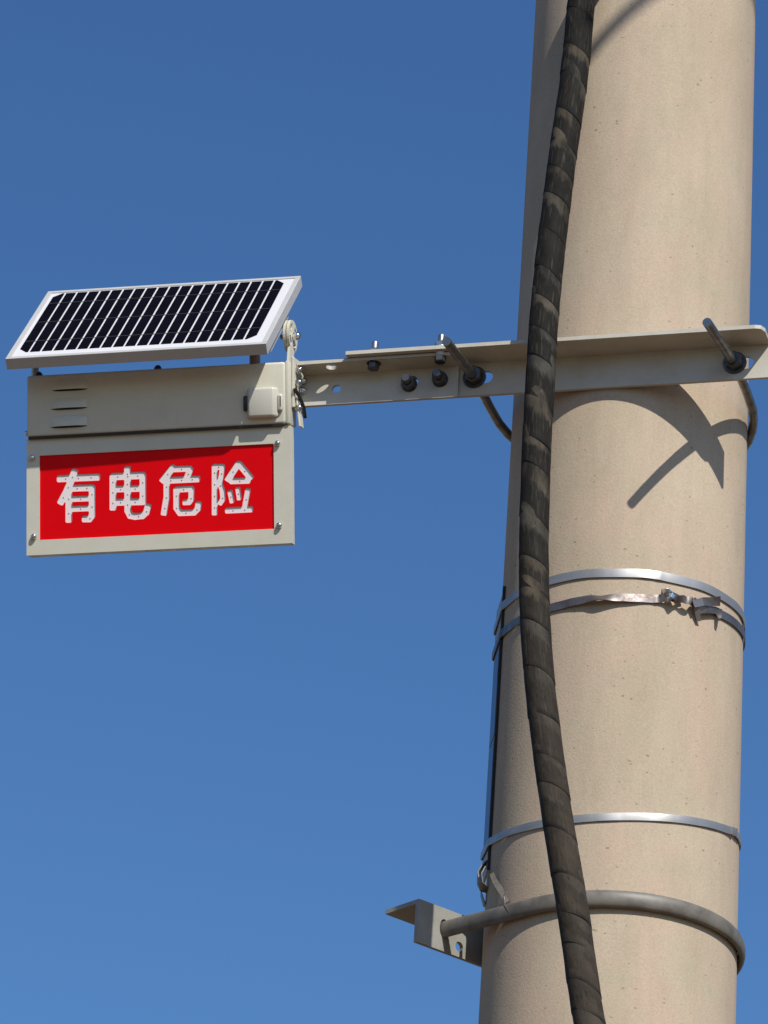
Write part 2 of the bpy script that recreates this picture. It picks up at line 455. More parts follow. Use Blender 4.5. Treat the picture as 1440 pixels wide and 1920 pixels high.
# U bolt round the pole with two long threaded ends
RB = .0053
t1 = alx(838, 638, -.11); 
pts = []
Lf = -.1255; DZ = -.009
pts += [(ul - .0036, Lf, ulz - .0146), (ul - .0017, -.06, ulz - .0070), (ul - .0006, -.02, ulz - .0023), (ul, 0.02, ulz), (ul, .07, ulz)]
cx_ = (ul + ur) / 2; hx = (ur - ul) / 2; cy0 = .085; sy = .215
for i in range(1, 24):
    t = math.pi * i / 24
    pts.append((cx_ - hx * math.cos(t), cy0 + sy * math.sin(t), ulz + (urz - ulz) * i / 24))
pts += [(ur, .07, urz), (ur, .02, urz), (ur - .0014, -.02, urz - .0015), (ur - .0041, -.06, urz - .0046), (ur - .0086, Lf, urz - .0096)]
bm = bmesh.new(); tube(bm, pts, RB, 18)
ub = obj('u_bolt', bm, 'rod', arm, True)
for (bx_, bz_, ox_, oz_) in ((ul, ulz, -.0036, -.0146), (ur, urz, -.0086, -.0096)):
    bm = bmesh.new(); tube(bm, [(bx_, -T, bz_), (bx_, -T - .002, bz_)], .0135, 22); obj('washer', bm, 'black_zinc', ub)
    bm = bmesh.new(); hexnut(bm, (bx_, -T - .002, bz_), (0, -1, 0), .0108, .010, rot=.3); obj('nut', bm, 'black_zinc', ub)
    bm = bmesh.new()
    n_ = 30
    tube(bm, [(bx_ + ox_ * (T + .012 + i * .0013) / .1255, -T - .012 - i * .0013, bz_ + oz_ * (T + .012 + i * .0013) / .1255) for i in range(n_)], [RB * (1.06 if i % 2 else 1.02) for i in range(n_)], 14); obj('thread', bm, 'rod', ub, True)

# ------------------------------------------------------------------ warning sign
def sign_frame(yaw, tau, al, origin):
    ex = Vector((math.cos(yaw), -math.sin(yaw), 0)); n = Vector((-math.sin(yaw), -math.cos(yaw), 0)); ez = Vector((0, 0, 1))
    ez2 = ez * math.cos(tau) + n * math.sin(tau); n2 = n * math.cos(tau) - ez * math.sin(tau)
    ex3 = ex * math.cos(al) + ez2 * math.sin(al); ez3 = ez2 * math.cos(al) - ex * math.sin(al)
    return frame_m(origin, ex3, -n2, ez3)
SYAW = rad(14)
sO = hit(50, 705, OA + NN * .060, NN)
SM = sign_frame(SYAW, rad(16.0), rad(0.2), sO)
SW, SH = .3125, .2096
sign = thing('warning_sign', 'pale metal box sign with a red panel of four white Chinese characters', 'warning sign', SM)
def sx(px, py, y=0.0): return local_hit(SM, px, py, y)
DEP = .016
PR = .0045                                   # how far the upper housing stands forward of the frame
zh = sx(48, 822, -PR)[1]                    # lower edge of the housing
# back body
bm = bmesh.new(); box(bm, .002, SW - .002, .004, DEP, -SH + .002, -.002, .0015, 2); obj('back_case', bm, 'sign', sign)
# red window corners -> frame opening
r_tl = sx(73, 856); r_br = sx(515, 990); r_tr = sx(512, 830); r_bl = sx(75, 1014)
rx0 = (r_tl[0] + r_bl[0]) / 2; rx1 = (r_tr[0] + r_br[0]) / 2; rz1 = (r_tl[1] + r_tr[1]) / 2; rz0 = (r_bl[1] + r_br[1]) / 2
outer = [(0, -SH), (SW, -SH), (SW, zh - .0005), (0, zh - .0005)]
me = plate2d(outer, [[(rx0, rz0), (rx1, rz0), (rx1, rz1), (rx0, rz1)]], .004); me.transform(XZ); me.transform(Matrix.Translation((0, .004, 0)))
fr_ = obj('front_frame', me, 'sign', sign)
bv = fr_.modifiers.new('bevel', 'BEVEL'); bv.width = .0008; bv.segments = 2; bv.limit_method = 'ANGLE'
# side returns of the tray
for x0, x1 in ((0, .0016), (SW - .0016, SW)):
    bm = bmesh.new(); box(bm, x0, x1, .0042, DEP + .001, -SH + .0003, zh, .0004); obj('side_return', bm, 'sign', sign)
bm = bmesh.new(); box(bm, .0018, SW - .0018, .0042, DEP + .001, -SH, -SH + .0014, .0004); obj('bottom_return', bm, 'sign', sign)
# upper housing with rounded corners
bm = bmesh.new(); box(bm, .0012, SW - .0045, -PR, DEP + .012, zh + .0015, -.0005, .0032, 3)
hs = obj('housing', bm, 'sign', sign, True)
bm = bmesh.new(); box(bm, SW - .0048, SW, -.003, DEP + .012, zh + .002, .0005, .001, 2); obj('end_plate', bm, 'sign', sign, True)
bm = bmesh.new(); box(bm, .003, SW - .008, -PR + .0006, -.0002, zh - .0012, zh + .0018, .0003); obj('gap_shade_lip', bm, 'black', hs)  # black strip: a lip with the shadow gap below the housing painted in
# three hooded vents
for (pl, pr_, py) in ((98, 165, 732), (96, 164, 767), (95, 164, 801)):
    a = sx(pl, py, -PR); b = sx(pr_, py - 3, -PR)
    xm = (a[0] + b[0]) / 2; hw = abs(b[0] - a[0]) / 2; zb_ = (a[1] + b[1]) / 2; hh = .0125
    bm = bmesh.new()
    nu, nv = 20, 8
    grid = []
    for j in range(nv + 1):
        v = j / nv
        row = []
        for i in range(nu + 1):
            u = -1 + 2 * i / nu
            prof = max(0.0, 1 - abs(u) ** 4) * max(0.0, 1 - v ** 1.7)
            row.append(bm.verts.new((xm + u * hw, -PR - .0003 - .0042 * prof, zb_ + v * hh * (1 - .25 * abs(u) ** 5))))
        grid.append(row)
    for j in range(nv):
        for i in range(nu):
            bm.faces.new((grid[j][i], grid[j][i + 1], grid[j + 1][i + 1], grid[j + 1][i]))
    lv = obj('louvre', bm, 'sign', hs, True)
    bm = bmesh.new()
    rowf = []; rowb = []
    for i in range(nu + 1):
        u = -1 + 2 * i / nu
        prof = max(0.0, 1 - abs(u) ** 4)
        rowf.append(bm.verts.new((xm + u * hw * .98, -PR - .0002 - .0036 * prof, zb_ + .0004)))
        rowb.append(bm.verts.new((xm + u * hw * .98, -PR - .0002, zb_ - .0004 - .0012 * prof)))
    for i in range(nu): bm.faces.new((rowf[i], rowf[i + 1], rowb[i + 1], rowb[i]))
    obj('vent_shade', bm, 'dark', lv)  # dark sheet across the opening, standing in for the shade inside the hood
# side screw on the left of the housing
a = sx(48, 813, .002)
o = obj('side_screw', dome_bm((-.0005, .002, a[1]), (-1, 0, 0), .0033, .003), 'chrome', sign, True)
# panel screws
for (px, py) in ((60, 858), (520, 831), (63, 1006), (523, 985)):
    a = sx(px, py, -.002)
    bm = bmesh.new(); tube(bm, [(a[0], .001, a[1]), (a[0], -.0022, a[1])], .0019, 10)
    sc_ = obj('screw', bm, 'zinc', sign, True)
    obj('screw_head', dome_bm((a[0], -.0018, a[1]), (0, -1, 0), .0034, .0026), 'chrome', sc_, True)

# ---- red window with the characters cut through to the white lamp board
def zoomA(x, y): return (95 + x / 7.385, 860 + y / 7.385)
def zoomB(x, y): return (290 + x / 7.385, 855 + y / 7.385)
CH = [
 (zoomA, [([(120, 275), (650, 252)], 44), ([(330, 175), (272, 330), (215, 455), (140, 600)], 43), ([(250, 450), (250, 850)], 42),
          ([(300, 408), (570, 398)], 42), ([(572, 400), (575, 780), (535, 833), (465, 833)], 41), ([(290, 557), (540, 547)], 36), ([(290, 693), (540, 683)], 37)]),
 (zoomA, [([(862, 245), (862, 680)], 43), ([(862, 246), (1275, 228)], 45), ([(1275, 232), (1278, 600)], 41), ([(870, 420), (1270, 408)], 41), ([(870, 602), (1270, 592)], 43),
          ([(1062, 135), (1066, 715), (1100, 785), (1170, 798), (1270, 788), (1325, 740), (1347, 655)], 41)]),
 (zoomB, [([(255, 155), (110, 335)], 42), ([(262, 180), (485, 170)], 38), ([(492, 180), (440, 310)], 38), ([(150, 337), (595, 315)], 41),
          ([(165, 345), (165, 560), (128, 790)], 39), ([(300, 462), (505, 450)], 38), ([(510, 455), (506, 590), (475, 635), (415, 638)], 37),
          ([(300, 460), (302, 715), (350, 785), (545, 778), (598, 725), (606, 655)], 39)]),
 (zoomB, [([(830, 145), (830, 790)], 36), ([(830, 147), (940, 147)], 37), ([(937, 150), (925, 260), (900, 370), (935, 470), (945, 590), (905, 650)], 33),
          ([(1158, 105), (1015, 320)], 40), ([(1172, 110), (1325, 295)], 40), ([(1065, 345), (1295, 338)], 38),
          ([(1042, 495), (1070, 625)], 32), ([(1150, 450), (1170, 585)], 31), ([(1290, 470), (1245, 720)], 34), ([(1005, 752), (1330, 735)], 38)]),
]
REC = .0018                                  # red sheet sits behind the frame face
segs = []                                    # all stroke segments in sign coordinates
char_pts = []
for fz, strokes in CH:
    pts_c = []
    for poly, hw in strokes:
        P = [np.array(sx(*fz(*q), REC)) for q in poly]
        hwm = hw / 7.385 / 1640.0 / math.cos(rad(9)) * 1.18
        pts_c.append((P, hwm))
        for a, b in zip(P, P[1:]): segs.append((a, b, hwm))
    char_pts.append(pts_c)
CELL = .0007
nx = int((rx1 - rx0) / CELL) + 1; nz = int((rz1 - rz0) / CELL) + 1
gx = np.linspace(rx0 - .0006, rx1 + .0006, nx + 1); gz = np.linspace(rz0 - .0006, rz1 + .0006, nz + 1)
GX, GZ = np.meshgrid(gx, gz)
sdf = np.full(GX.shape, 1.0)
for a, b, hw in segs:
    d = b - a; Ln = np.linalg.norm(d); d = d / Ln
    lx = (GX - (a[0] + b[0]) / 2) * d[0] + (GZ - (a[1] + b[1]) / 2) * d[1]
    lz = -(GX - (a[0] + b[0]) / 2) * d[1] + (GZ - (a[1] + b[1]) / 2) * d[0]
    rc = hw * .55
    qx = np.abs(lx) - (Ln / 2 + hw * .75 - rc); qz = np.abs(lz) - (hw - rc)
    s_ = np.hypot(np.maximum(qx, 0), np.maximum(qz, 0)) + np.minimum(np.maximum(qx, qz), 0) - rc
    sdf = np.minimum(sdf, s_)
verts = []; faces = []; vid = {}
def V(key, p):
    if key not in vid:
        vid[key] = len(verts); verts.append(p)
    return vid[key]
def corner(i, j): return V(('c', i, j), (gx[i], REC, gz[j]))
def cross(i0, j0, i1, j1):
    if (i0, j0) > (i1, j1): i0, j0, i1, j1 = i1, j1, i0, j0
    s0, s1 = sdf[j0, i0], sdf[j1, i1]
    t = s0 / (s0 - s1)
    return V(('e', i0, j0, i1, j1), (gx[i0] + t * (gx[i1] - gx[i0]), REC, gz[j0] + t * (gz[j1] - gz[j0])))
walls = []
inside = sdf > 0
for j in range(nz):
    i = 0
    while i < nx:
        quad = [(i, j), (i + 1, j), (i + 1, j + 1), (i, j + 1)]
        ins = [inside[q[1], q[0]] for q in quad]
        if all(ins):
            faces.append([corner(*q) for q in quad]); i += 1; continue
        if any(ins):
            poly = []; cr = []
            for k in range(4):
                a, b = quad[k], quad[(k + 1) % 4]
                if ins[k]: poly.append(corner(*a))
                if ins[k] != ins[(k + 1) % 4]:
                    c = cross(*a, *b); poly.append(c); cr.append((c, ins[k]))
            if len(poly) >= 3: faces.append(poly)
            if len(cr) == 2:
                walls.append((cr[0][0], cr[1][0]))
        i += 1
TH = .0011
nv0 = len(verts); back = {}
for a, b in walls:
    for q in (a, b):
        if q not in back:
            back[q] = len(verts); x, y, z = verts[q]; verts.append((x, y + TH, z))
    faces.append([a, b, back[b], back[a]])
me = bpy.data.meshes.new('red_panel'); me.from_pydata(verts, [], faces); me.update()
redp = obj('red_panel', me, 'red', sign)
redp['label'] = 'glossy red panel with the characters cut through it'
names = ['first', 'second', 'third', 'fourth']
for ci, strokes in enumerate(char_pts):
    allp = np.vstack([P for P, _ in strokes])
    x0, z0 = allp.min(0) - .0055; x1, z1 = allp.max(0) + .0055
    bm = bmesh.new(); box(bm, x0, x1, REC + TH + .0002, REC + TH + .0012, z0, z1)
    chp = obj('character', bm, 'letter', redp)
    chp['label'] = 'white Chinese character ' + '有电危险'[ci]
    bm = bmesh.new()
    for P, hw in strokes:
        ln = sum(np.linalg.norm(b - a) for a, b in zip(P, P[1:]))
        n = max(1, int(ln / .0115))
        for k in range(n):
            s = (k + .5) / n * ln
            for a, b in zip(P, P[1:]):
                l = np.linalg.norm(b - a)
                if s <= l:
                    q = a + (b - a) * s / l; break
                s -= l
            else: q = P[-1]
            tube(bm, [(q[0], REC + TH + .0003, q[1]), (q[0], REC + TH - .0003, q[1]), (q[0], REC + TH - .0006, q[1])], [.00075, .0007, .0003], 8)
    ld = obj('led_dots', bm, 'led', chp); ld['kind'] = 'stuff'

# ---- sensor box on the housing
a0 = sx(464, 726, -PR - .007); a1 = sx(515, 781, -PR - .007)
bm = bmesh.new(); box(bm, a0[0], a1[0], -PR - .0085, -PR + .001, a1[1], a0[1] - .001, .0032, 3)
for v in bm.verts:
    if v.co.y > -PR - .004: v.co.x += (.0028 if v.co.x > (a0[0] + a1[0]) / 2 else -.0020)
sn = obj('sensor_box', bm, 'sensor', sign, True)
zc = (a0[1] + a1[1]) / 2
bm = bmesh.new(); box(bm, a1[0] + .002, a1[0] + .0085, -PR - .0045, -PR + .0005, zc - .011, zc + .009, .0025, 3); obj('clip_tab', bm, 'sensor', sn, True)
bm = bmesh.new(); box(bm, a1[0] + .0055, a1[0] + .0066, -PR - .0050, -PR - .004, zc - .006, zc + .006, .0003); obj('clip_gap', bm, 'dark', sn)
bm = bmesh.new(); box(bm, a0[0] - .0062, a0[0] - .0010, -PR - .0045, -PR + .0005, zc - .009, zc + .009, .002, 2); obj('clip_tab', bm, 'black', sn, True)

# ---- side bracket joining the sign to the arm
SMi = SM.inverted()
def arm_to_sign(x, y, z): return SMi @ (AM @ Vector((x, y, z)))
za_ = arm_to_sign(xs, -F, zt).z; zb2 = arm_to_sign(xs, -F, zb).z
bm = bmesh.new(); box(bm, SW + .0003, SW + .0035, .006, .055, zb2 - .018, za_ - .003, .0008)
sb = obj('side_bracket', bm, 'sign', sign)
bm = bmesh.new(); box(bm, SW + .0036, SW + .0062, .010, .026, zb2 - .040, zb2 - .006, .0008)
for v in bm.verts: v.co.x += .10 * (zb2 - .006 - v.co.z)
obj('hanging_tab', bm, 'sign', sb)
for (yy, zz) in ((.016, za_ - .017), (.036, za_ - .026), (.014, zb2 + .012), (.034, zb2 + .006), (.012, zb2 - .018)):
    bm = bmesh.new(); tube(bm, [(SW + .003, yy, zz), (SW + .0065, yy, zz)], .0024, 10)
    o = obj('bolt', bm, 'zinc', sb, True)
    bm = bmesh.new(); hexnut(bm, (SW + .0038, yy, zz), (1, 0, 0), .0046, .0038); 
    q = obj('nut', bm, 'chrome', o)
    obj('cap', dome_bm((SW + .0076, yy, zz), (1, 0, 0), .0038, .0036), 'chrome', o, True)
bm = bmesh.new()
tube(bm, [(SW + .004, .004, zb2 + .003), (SW + .008, .010, zb2 - .004), (SW + .011, .020, zb2 - .016), (SW + .010, .03, zb2 - .026)], .0022, 8)
obj('lead_wire', bm, 'black', sb, True)

# ------------------------------------------------------------------ solar panel
PYAW, PTAU, PAL = rad(14.0), rad(-41.4), rad(0.95)
PW, PL = .3081, .2164
pO = hit(90, 546, OA + NN * (-.0258), NN)
k_ = (pO - CAM).length / (hit(90, 546, OA + NN * (-.05), NN) - CAM).length
PW *= k_; PL *= k_
PM = sign_frame(PYAW, PTAU, PAL, pO)
panel = thing('solar_panel', 'small framed solar panel tilted above the red warning sign', 'solar panel', PM)
TF = .0137; LIP = .0060
# aluminium frame rails
for (nm, x0, x1, z0, z1) in (('b', 0, PW, -PL, -PL + LIP), ('t', 0, PW, -LIP, 0), ('l', 0, LIP, -PL + LIP + .0003, -LIP - .0003), ('r', PW - LIP, PW, -PL + LIP + .0003, -LIP - .0003)):
    bm = bmesh.new(); box(bm, x0, x1, 0, TF, z0, z1, .0006, 2); obj('frame_rail', bm, 'alu', panel)
bm = bmesh.new(); box(bm, LIP - .001, PW - LIP + .001, .0012, .0045, -PL + LIP - .001, -LIP + .001); bs = obj('backsheet', bm, 'backsheet', panel)
def pxl(px, py): return local_hit(PM, px, py, .0012)
tl = pxl(99, 553); tr = pxl(536.5, 524.5); bl = pxl(34.5, 660.5); br = pxl(480.5, 636)
cx0 = (tl[0] + bl[0]) / 2; cx1 = (tr[0] + br[0]) / 2; cz1 = (tl[1] + tr[1]) / 2; cz0 = (bl[1] + br[1]) / 2
NC = 20; pitch = (cx1 - cx0) / NC; gap = .0024; cut = .011
ch_ = .0008
def cell_mesh(kind):
    hwid = (pitch - gap) / 2; hl = (cz1 - cz0) / 2
    if kind == 0: ring = [(-hwid, -hl), (hwid, -hl), (hwid, hl), (-hwid, hl)]
    elif kind < 0: ring = [(hwid, -hl), (hwid, hl), (hwid * .6, hl), (-hwid, hl - cut), (-hwid, -hl + cut), (hwid * .6, -hl)]
    else: ring = [(-hwid, hl), (-hwid, -hl), (-hwid * .6, -hl), (hwid, -hl + cut), (hwid, hl - cut), (-hwid * .6, hl)]
    bm = bmesh.new()
    a = [bm.verts.new((x, 0, z)) for x, z in ring]; b = [bm.verts.new((x, .0006, z)) for x, z in ring]
    bm.faces.new(a); bm.faces.new(b[::-1])
    for i in range(len(ring)): bm.faces.new((a[i], a[(i + 1) % len(ring)], b[(i + 1) % len(ring)], b[i]))
    bmesh.ops.recalc_face_normals(bm, faces=bm.faces)
    me = bpy.data.meshes.new('cell'); bm.to_mesh(me); bm.free(); me.materials.append(M['cell'])
    return me
cm = {k: cell_mesh(k) for k in (-1, 0, 1)}
for i in range(NC):
    me = cm[-1] if i == 0 else cm[1] if i == NC - 1 else cm[0]
    o = bpy.data.objects.new('cell', me); COL.objects.link(o); o.parent = panel
    o.location = (cx0 + pitch * (i + .5), .0005, (cz0 + cz1) / 2)
for fz in (.175, .5, .825):
    z = cz0 + (cz1 - cz0) * fz
    bm = bmesh.new(); box(bm, cx0 + .002, cx1 - .002, .0001, .0006, z - .00035, z + .00035); obj('busbar', bm, 'busbar', panel)
# back rail, hinge plate and feet
bm = bmesh.new(); box(bm, .02, PW - .02, TF + .0002, TF + .003, -PL * .62, -PL * .40, .0006); obj('back_rail', bm, 'alu', panel)
bm = bmesh.new(); box(bm, PW - .010, PW - .006, TF + .0003, TF + .014, -PL * .80, -PL * .30, .001); obj('hinge_lug', bm, 'alu', panel)
# knuckle discs stand upright beside the panel: built in the sign's axes
def p_of(px, py, off):
    p = hit(px, py, OA + NN * off, NN); return p
kc = p_of(545, 631, -.005)
KM = frame_m(kc, EX, -NN, EZ)
arms_ = thing('panel_hinge', 'slotted round tilting hinge between the solar panel and the sign box', 'hinge', KM)
def disc(xoff, thick, rr, tail):
    ring = []
    for k in range(33):
        t = rad(-62 + 304 * k / 32)
        ring.append((rr * math.cos(t), rr * math.sin(t)))
    ring += [(-rr * .47, -rr - tail), (rr * .47, -rr - tail)]
    holes = []
    for k in range(4):
        c0 = rad(45 + 90 * k)
        hr = []
        for s in range(7): hr.append((rr * .80 * math.cos(c0 + rad(-26 + 52 * s / 6)), rr * .80 * math.sin(c0 + rad(-26 + 52 * s / 6))))
        for s in range(7): hr.append((rr * .50 * math.cos(c0 + rad(26 - 52 * s / 6)), rr * .50 * math.sin(c0 + rad(26 - 52 * s / 6))))
        holes.append(hr)
    me = plate2d(ring, holes, thick)
    me.transform(Matrix(((0, 0, 1, xoff), (1, 0, 0, 0), (0, 1, 0, 0), (0, 0, 0, 1))))
    return me
obj('disc_plate', disc(0.0, .003, .019, .022), 'sign', arms_)
me = disc(-.0042, .003, .019, .012); me.transform(Matrix.Rotation(rad(118), 4, 'X'))
obj('disc_plate', me, 'sign', arms_)
bm = bmesh.new(); tube(bm, [(-.012, 0, 0), (.008, 0, 0)], .0028, 12); hb = obj('bolt', bm, 'zinc', arms_, True)
bm = bmesh.new(); hexnut(bm, (.0032, 0, 0), (1, 0, 0), .0055, .0045); obj('nut', bm, 'chrome', hb)
obj('cap', dome_bm((.0078, 0, 0), (1, 0, 0), .0046, .0046), 'chrome', hb, True)
# feet between panel and housing
def foot(px, py, off, r, h, mt, nm, lab):
    p = hit(px, py, OA + NN * off, NN)
    bm = bmesh.new(); tube(bm, [(0, 0, 0), (0, 0, h * .15), (0, 0, h * .85), (0, 0, h)], [r, r * .92, r * .92, r * .8], 16)
    return p, bm
q = SM @ Vector((0, 0, 0))
def top_pt(px, yloc):                       # a point on the top of the housing under pixel column px
    xloc = local_hit(SM, px, 690, yloc)[0]
    return Vector((xloc, yloc, -.001))
for (px, y_, r, h, mt, nm) in ((66, .004, .0042, .016, 'zinc', 'standoff'), (478, .002, .0062, .020, 'brown_post', 'standoff')):
    bm = bmesh.new(); t0 = top_pt(px, y_); tube(bm, [t0, t0 + Vector((0, 0, h))], r, 16); obj(nm, bm, mt, sign, True)
for px in (73, 296):
    t0 = top_pt(px, .004)
    obj('cable_gland', dome_bm(t0, (0, 0, 1), .0048, .0062), 'black', sign, True)
t0 = top_pt(527, .008)
obj('top_screw', dome_bm(t0, (0, 0, 1), .0042, .004), 'chrome', sign, True)

# ------------------------------------------------------------------ wrapped cable
CP = [  # pixel x, pixel y, distance in front of the pole axis (m), read from the cable and its shadow
 (1104, 1915, .375), (1088, 1800, .355), (1073, 1700, .340), (1056, 1600, .325), (1040, 1500, .310), (1026, 1400, .295), (1014, 1300, .280), (1005, 1200, .265),
 (1001, 1100, .251), (1001, 1000, .238), (1004, 900, .226), (1008, 800, .216), (1014, 700, .206), (1020, 600, .196), (1029, 500, .186), (1041, 400, .176), (1054, 300, .166), (1069, 200, .156), (1082, 100, .147), (1089, 0, .141)]
ctrl = []
pfirst = hit(1140, 2000, Vector((0, -.168, 0)), Vector((0, 1, 0)))
ctrl += [Vector((.12, -.95, .02)), Vector((.09, -.72, 1.2)), Vector((.045, -.52, 2.4)), Vector((.012, -.43, 3.05))]
for px, py, d in CP: ctrl.append(hit(px, py, Vector((0, -d, 0)), Vector((0, 1, 0))))
for px, py, d in ((1095, -24, .142), (1108, -54, .146), (1134, -92, .151), (1172, -142, .156), (1212, -210, .158), (1250, -300, .160), (1285, -420, .162), (1310, -560, .162)):
    ctrl.append(hit(px, py, Vector((0, -d, 0)), Vector((0, 1, 0))))
ctrl.append(ctrl[-1] + Vector((.01, .003, .5))); ctrl.append(ctrl[-1] + Vector((.01, .004, 1.0)))
def catmull(P, n):
    out = []
    for i in range(len(P) - 1):
        p0 = P[max(i - 1, 0)]; p1 = P[i]; p2 = P[i + 1]; p3 = P[min(i + 2, len(P) - 1)]
        l = (p2 - p1).length
        k = max(2, int(l / n))
        for j in range(k):
            t = j / k
            out.append(.5 * ((2 * p1) + (p2 - p0) * t + (2 * p0 - 5 * p1 + 4 * p2 - p3) * t * t + (3 * p1 - p0 - 3 * p2 + p3) * t ** 3))
    out.append(P[-1])
    return out
path = catmull(ctrl, .012)
# smooth hand-read points slightly
for _ in range(8):
    path = [path[0]] + [(path[i - 1] + path[i] * 2 + path[i + 1]) / 4 for i in range(1, len(path) - 1)] + [path[-1]]
CR = .0163
cable = thing('power_cable', 'thick black cable wrapped in worn tape running down the pole', 'cable', Matrix.Translation(path[0]))
off = path[0].copy()
bm = bmesh.new(); tube(bm, [p - off for p in path], CR - .0016, 20); obj('core', bm, 'rubber', cable, True)
arc = [0.0]
for a, b in zip(path, path[1:]): arc.append(arc[-1] + (b - a).length)
arc = np.array(arc); pa = np.array([tuple(p - off) for p in path])
def at_s(s): return Vector(tuple(np.interp(s, arc, pa[:, k]) for k in range(3)))
s_lo = arc[min(range(len(path)), key=lambda i: abs(path[i].z - 3.05))]
s_hi = arc[-1] - 1.45
WP = .0525
nw = int((s_hi - s_lo) / WP)
seams = []
sc_ = s_hi
while sc_ > s_lo:
    seams.append(sc_); sc_ -= WP * random.choice((.72, .85, .95, 1.0, 1.05, 1.15, 1.3))
VIEW = Vector((-.05, -1, -.3)).normalized()
for wi in range(len(seams) - 1):
    s1 = seams[wi]                               # upper end of this turn
    ln_ = (seams[wi] - seams[wi + 1]) + WP * random.uniform(.26, .34)
    tilt = random.uniform(.60, .78) * CR
    bm = bmesh.new(); uvl = bm.loops.layers.uv.new('UVMap')
    nr, ns = 11, 26
    rows = []
    ph = random.random() * 6.28; amp = random.uniform(.00005, .0002)
    lump = [random.uniform(-.00025, .0003) for _ in range(4)]
    for j in range(nr):
        v = j / (nr - 1)
        row = []
        for k in range(ns + 1):
            an = 2 * math.pi * k / ns
            s = s1 - v * ln_
            t = (at_s(s + .004) - at_s(s - .004)).normalized()
            rt = t.cross(VIEW).normalized()          # sideways (image right or left)
            fw = rt.cross(t).normalized()
            side = math.cos(an)
            sgn = 1.0 if rt.x > 0 else -1.0
            ss = s - tilt * side * sgn               # slant: lower on the right side
            c = at_s(ss)
            if v < .06: rr = CR - .0004
            else: rr = CR + .00026 * v ** 2
            rr += lump[0] * math.sin(an + ph) + lump[1] * math.sin(2 * an + ph + 3 * v) + amp * math.sin(9 * v + 3 * an + ph)
            if v > .97: rr += .0001
            row.append(bm.verts.new(c + (rt * side + fw * math.sin(an)) * rr))
        rows.append(row)
    # fold the lower lip inwards so that the tape has an edge
    lip = [bm.verts.new(vv.co + (at_s(s1 - ln_) - vv.co) * .10) for vv in rows[-1]]
    rows.append(lip)
    for j in range(len(rows) - 1):
        for k in range(ns):
            f_ = bm.faces.new((rows[j][k], rows[j][k + 1], rows[j + 1][k + 1], rows[j + 1][k]))
            for lp, (uu, vv) in zip(f_.loops, ((k, j), (k + 1, j), (k + 1, j + 1), (k, j + 1))):
                lp[uvl].uv = (uu / ns * 2.0, vv / (nr - 1))
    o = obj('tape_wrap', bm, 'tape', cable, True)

# ------------------------------------------------------------------ identification plaque on the left of the pole
def zpole(px, py): return hit(px, py, Vector((0, 0, 0)), Vector((0, 1, 0))).z
z_t = zpole(945, 1122) ; z_b = zpole(912, 1640)
zt_p, zb_p = z_t, z_b
hP = zt_p - zb_p
th0 = rad(-80)
pl_o = Vector((-(pole_r(zb_p) - .001) * math.sin(rad(80)), -(pole_r(zb_p)) * math.cos(rad(80)), zb_p))
dirb = Vector((-.08, 1, 0)).normalized()           # plaque runs backwards, a touch outwards
lean = Vector((pole_r(zt_p) - pole_r(zb_p), 0, hP)).normalized() * 1.0
lean = Vector(((pole_r(zb_p) - pole_r(zt_p)), 0, hP)).normalized()
ny = lean.cross(dirb).normalized()
QM = frame_m(pl_o, dirb, ny, lean)                   # x: backwards, y: inwards/outwards, z: up
# make y point away from the pole
outw = -1 if ny.x > 0 else 1
plaque = thing('pole_plaque', 'narrow blue and white metal plaque seen edge-on against the left of the pole', 'plaque', QM)
WPl = .065
def pbox(nm, x0, x1, y0, y1, z0, z1, mt, par=plaque, bev=.0004):
    ya, yb = sorted((y0 * outw, y1 * outw))
    bm = bmesh.new(); box(bm, x0, x1, ya, yb, z0, z1, bev); return obj(nm, bm, mt, par)
pbox('plate', 0, WPl, 0, .0025, 0, hP, 'plaque')
pbox('blue_field', .010, WPl - .01, .0026, .0032, hP * .485, hP * .80, 'blue')
pbox('blue_field', .010, WPl - .01, .0026, .0032, hP * .105, hP * .470, 'blue')
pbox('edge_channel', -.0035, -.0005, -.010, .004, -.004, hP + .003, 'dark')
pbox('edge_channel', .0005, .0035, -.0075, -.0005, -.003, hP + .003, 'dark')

# ------------------------------------------------------------------ steel straps
plq = [pl_o + dirb * a - Vector((ny.x, ny.y, 0)) * (-outw) * .004 for a in (0.0, WPl)]
def hull_ring(z, n=240, extra=.0010, with_plaque=True, c=(0, 0, 0)):
    r = pole_r(z) + extra
    pts = [(r * math.sin(2 * math.pi * k / 180), -r * math.cos(2 * math.pi * k / 180)) for k in range(180)]
    if with_plaque:
        f = (z - zb_p)
        for a in (-.003, WPl):
            q = QM @ Vector((a, .0034 * outw, f)); pts.append((q.x - .0003, q.y))
    P = sorted(pts)
    def half(P):
        h = []
        for p in P:
            while len(h) > 1 and (h[-1][0] - h[-2][0]) * (p[1] - h[-2][1]) - (h[-1][1] - h[-2][1]) * (p[0] - h[-2][0]) <= 0: h.pop()
            h.append(p)
        return h
    lo = half(P); hi = half(P[::-1])
    H = np.array(lo[:-1] + hi[:-1])
    seg = np.linalg.norm(np.roll(H, -1, 0) - H, axis=1); cum = np.concatenate([[0], np.cumsum(seg)]); H2 = np.vstack([H, H[:1]])
    t = np.linspace(0, cum[-1], n, endpoint=False)
    X = np.interp(t, cum, H2[:, 0]); Y = np.interp(t, cum, H2[:, 1])
    th = np.arctan2(X, -Y)
    o = np.argsort(th)
    return th[o], X[o], Y[o]
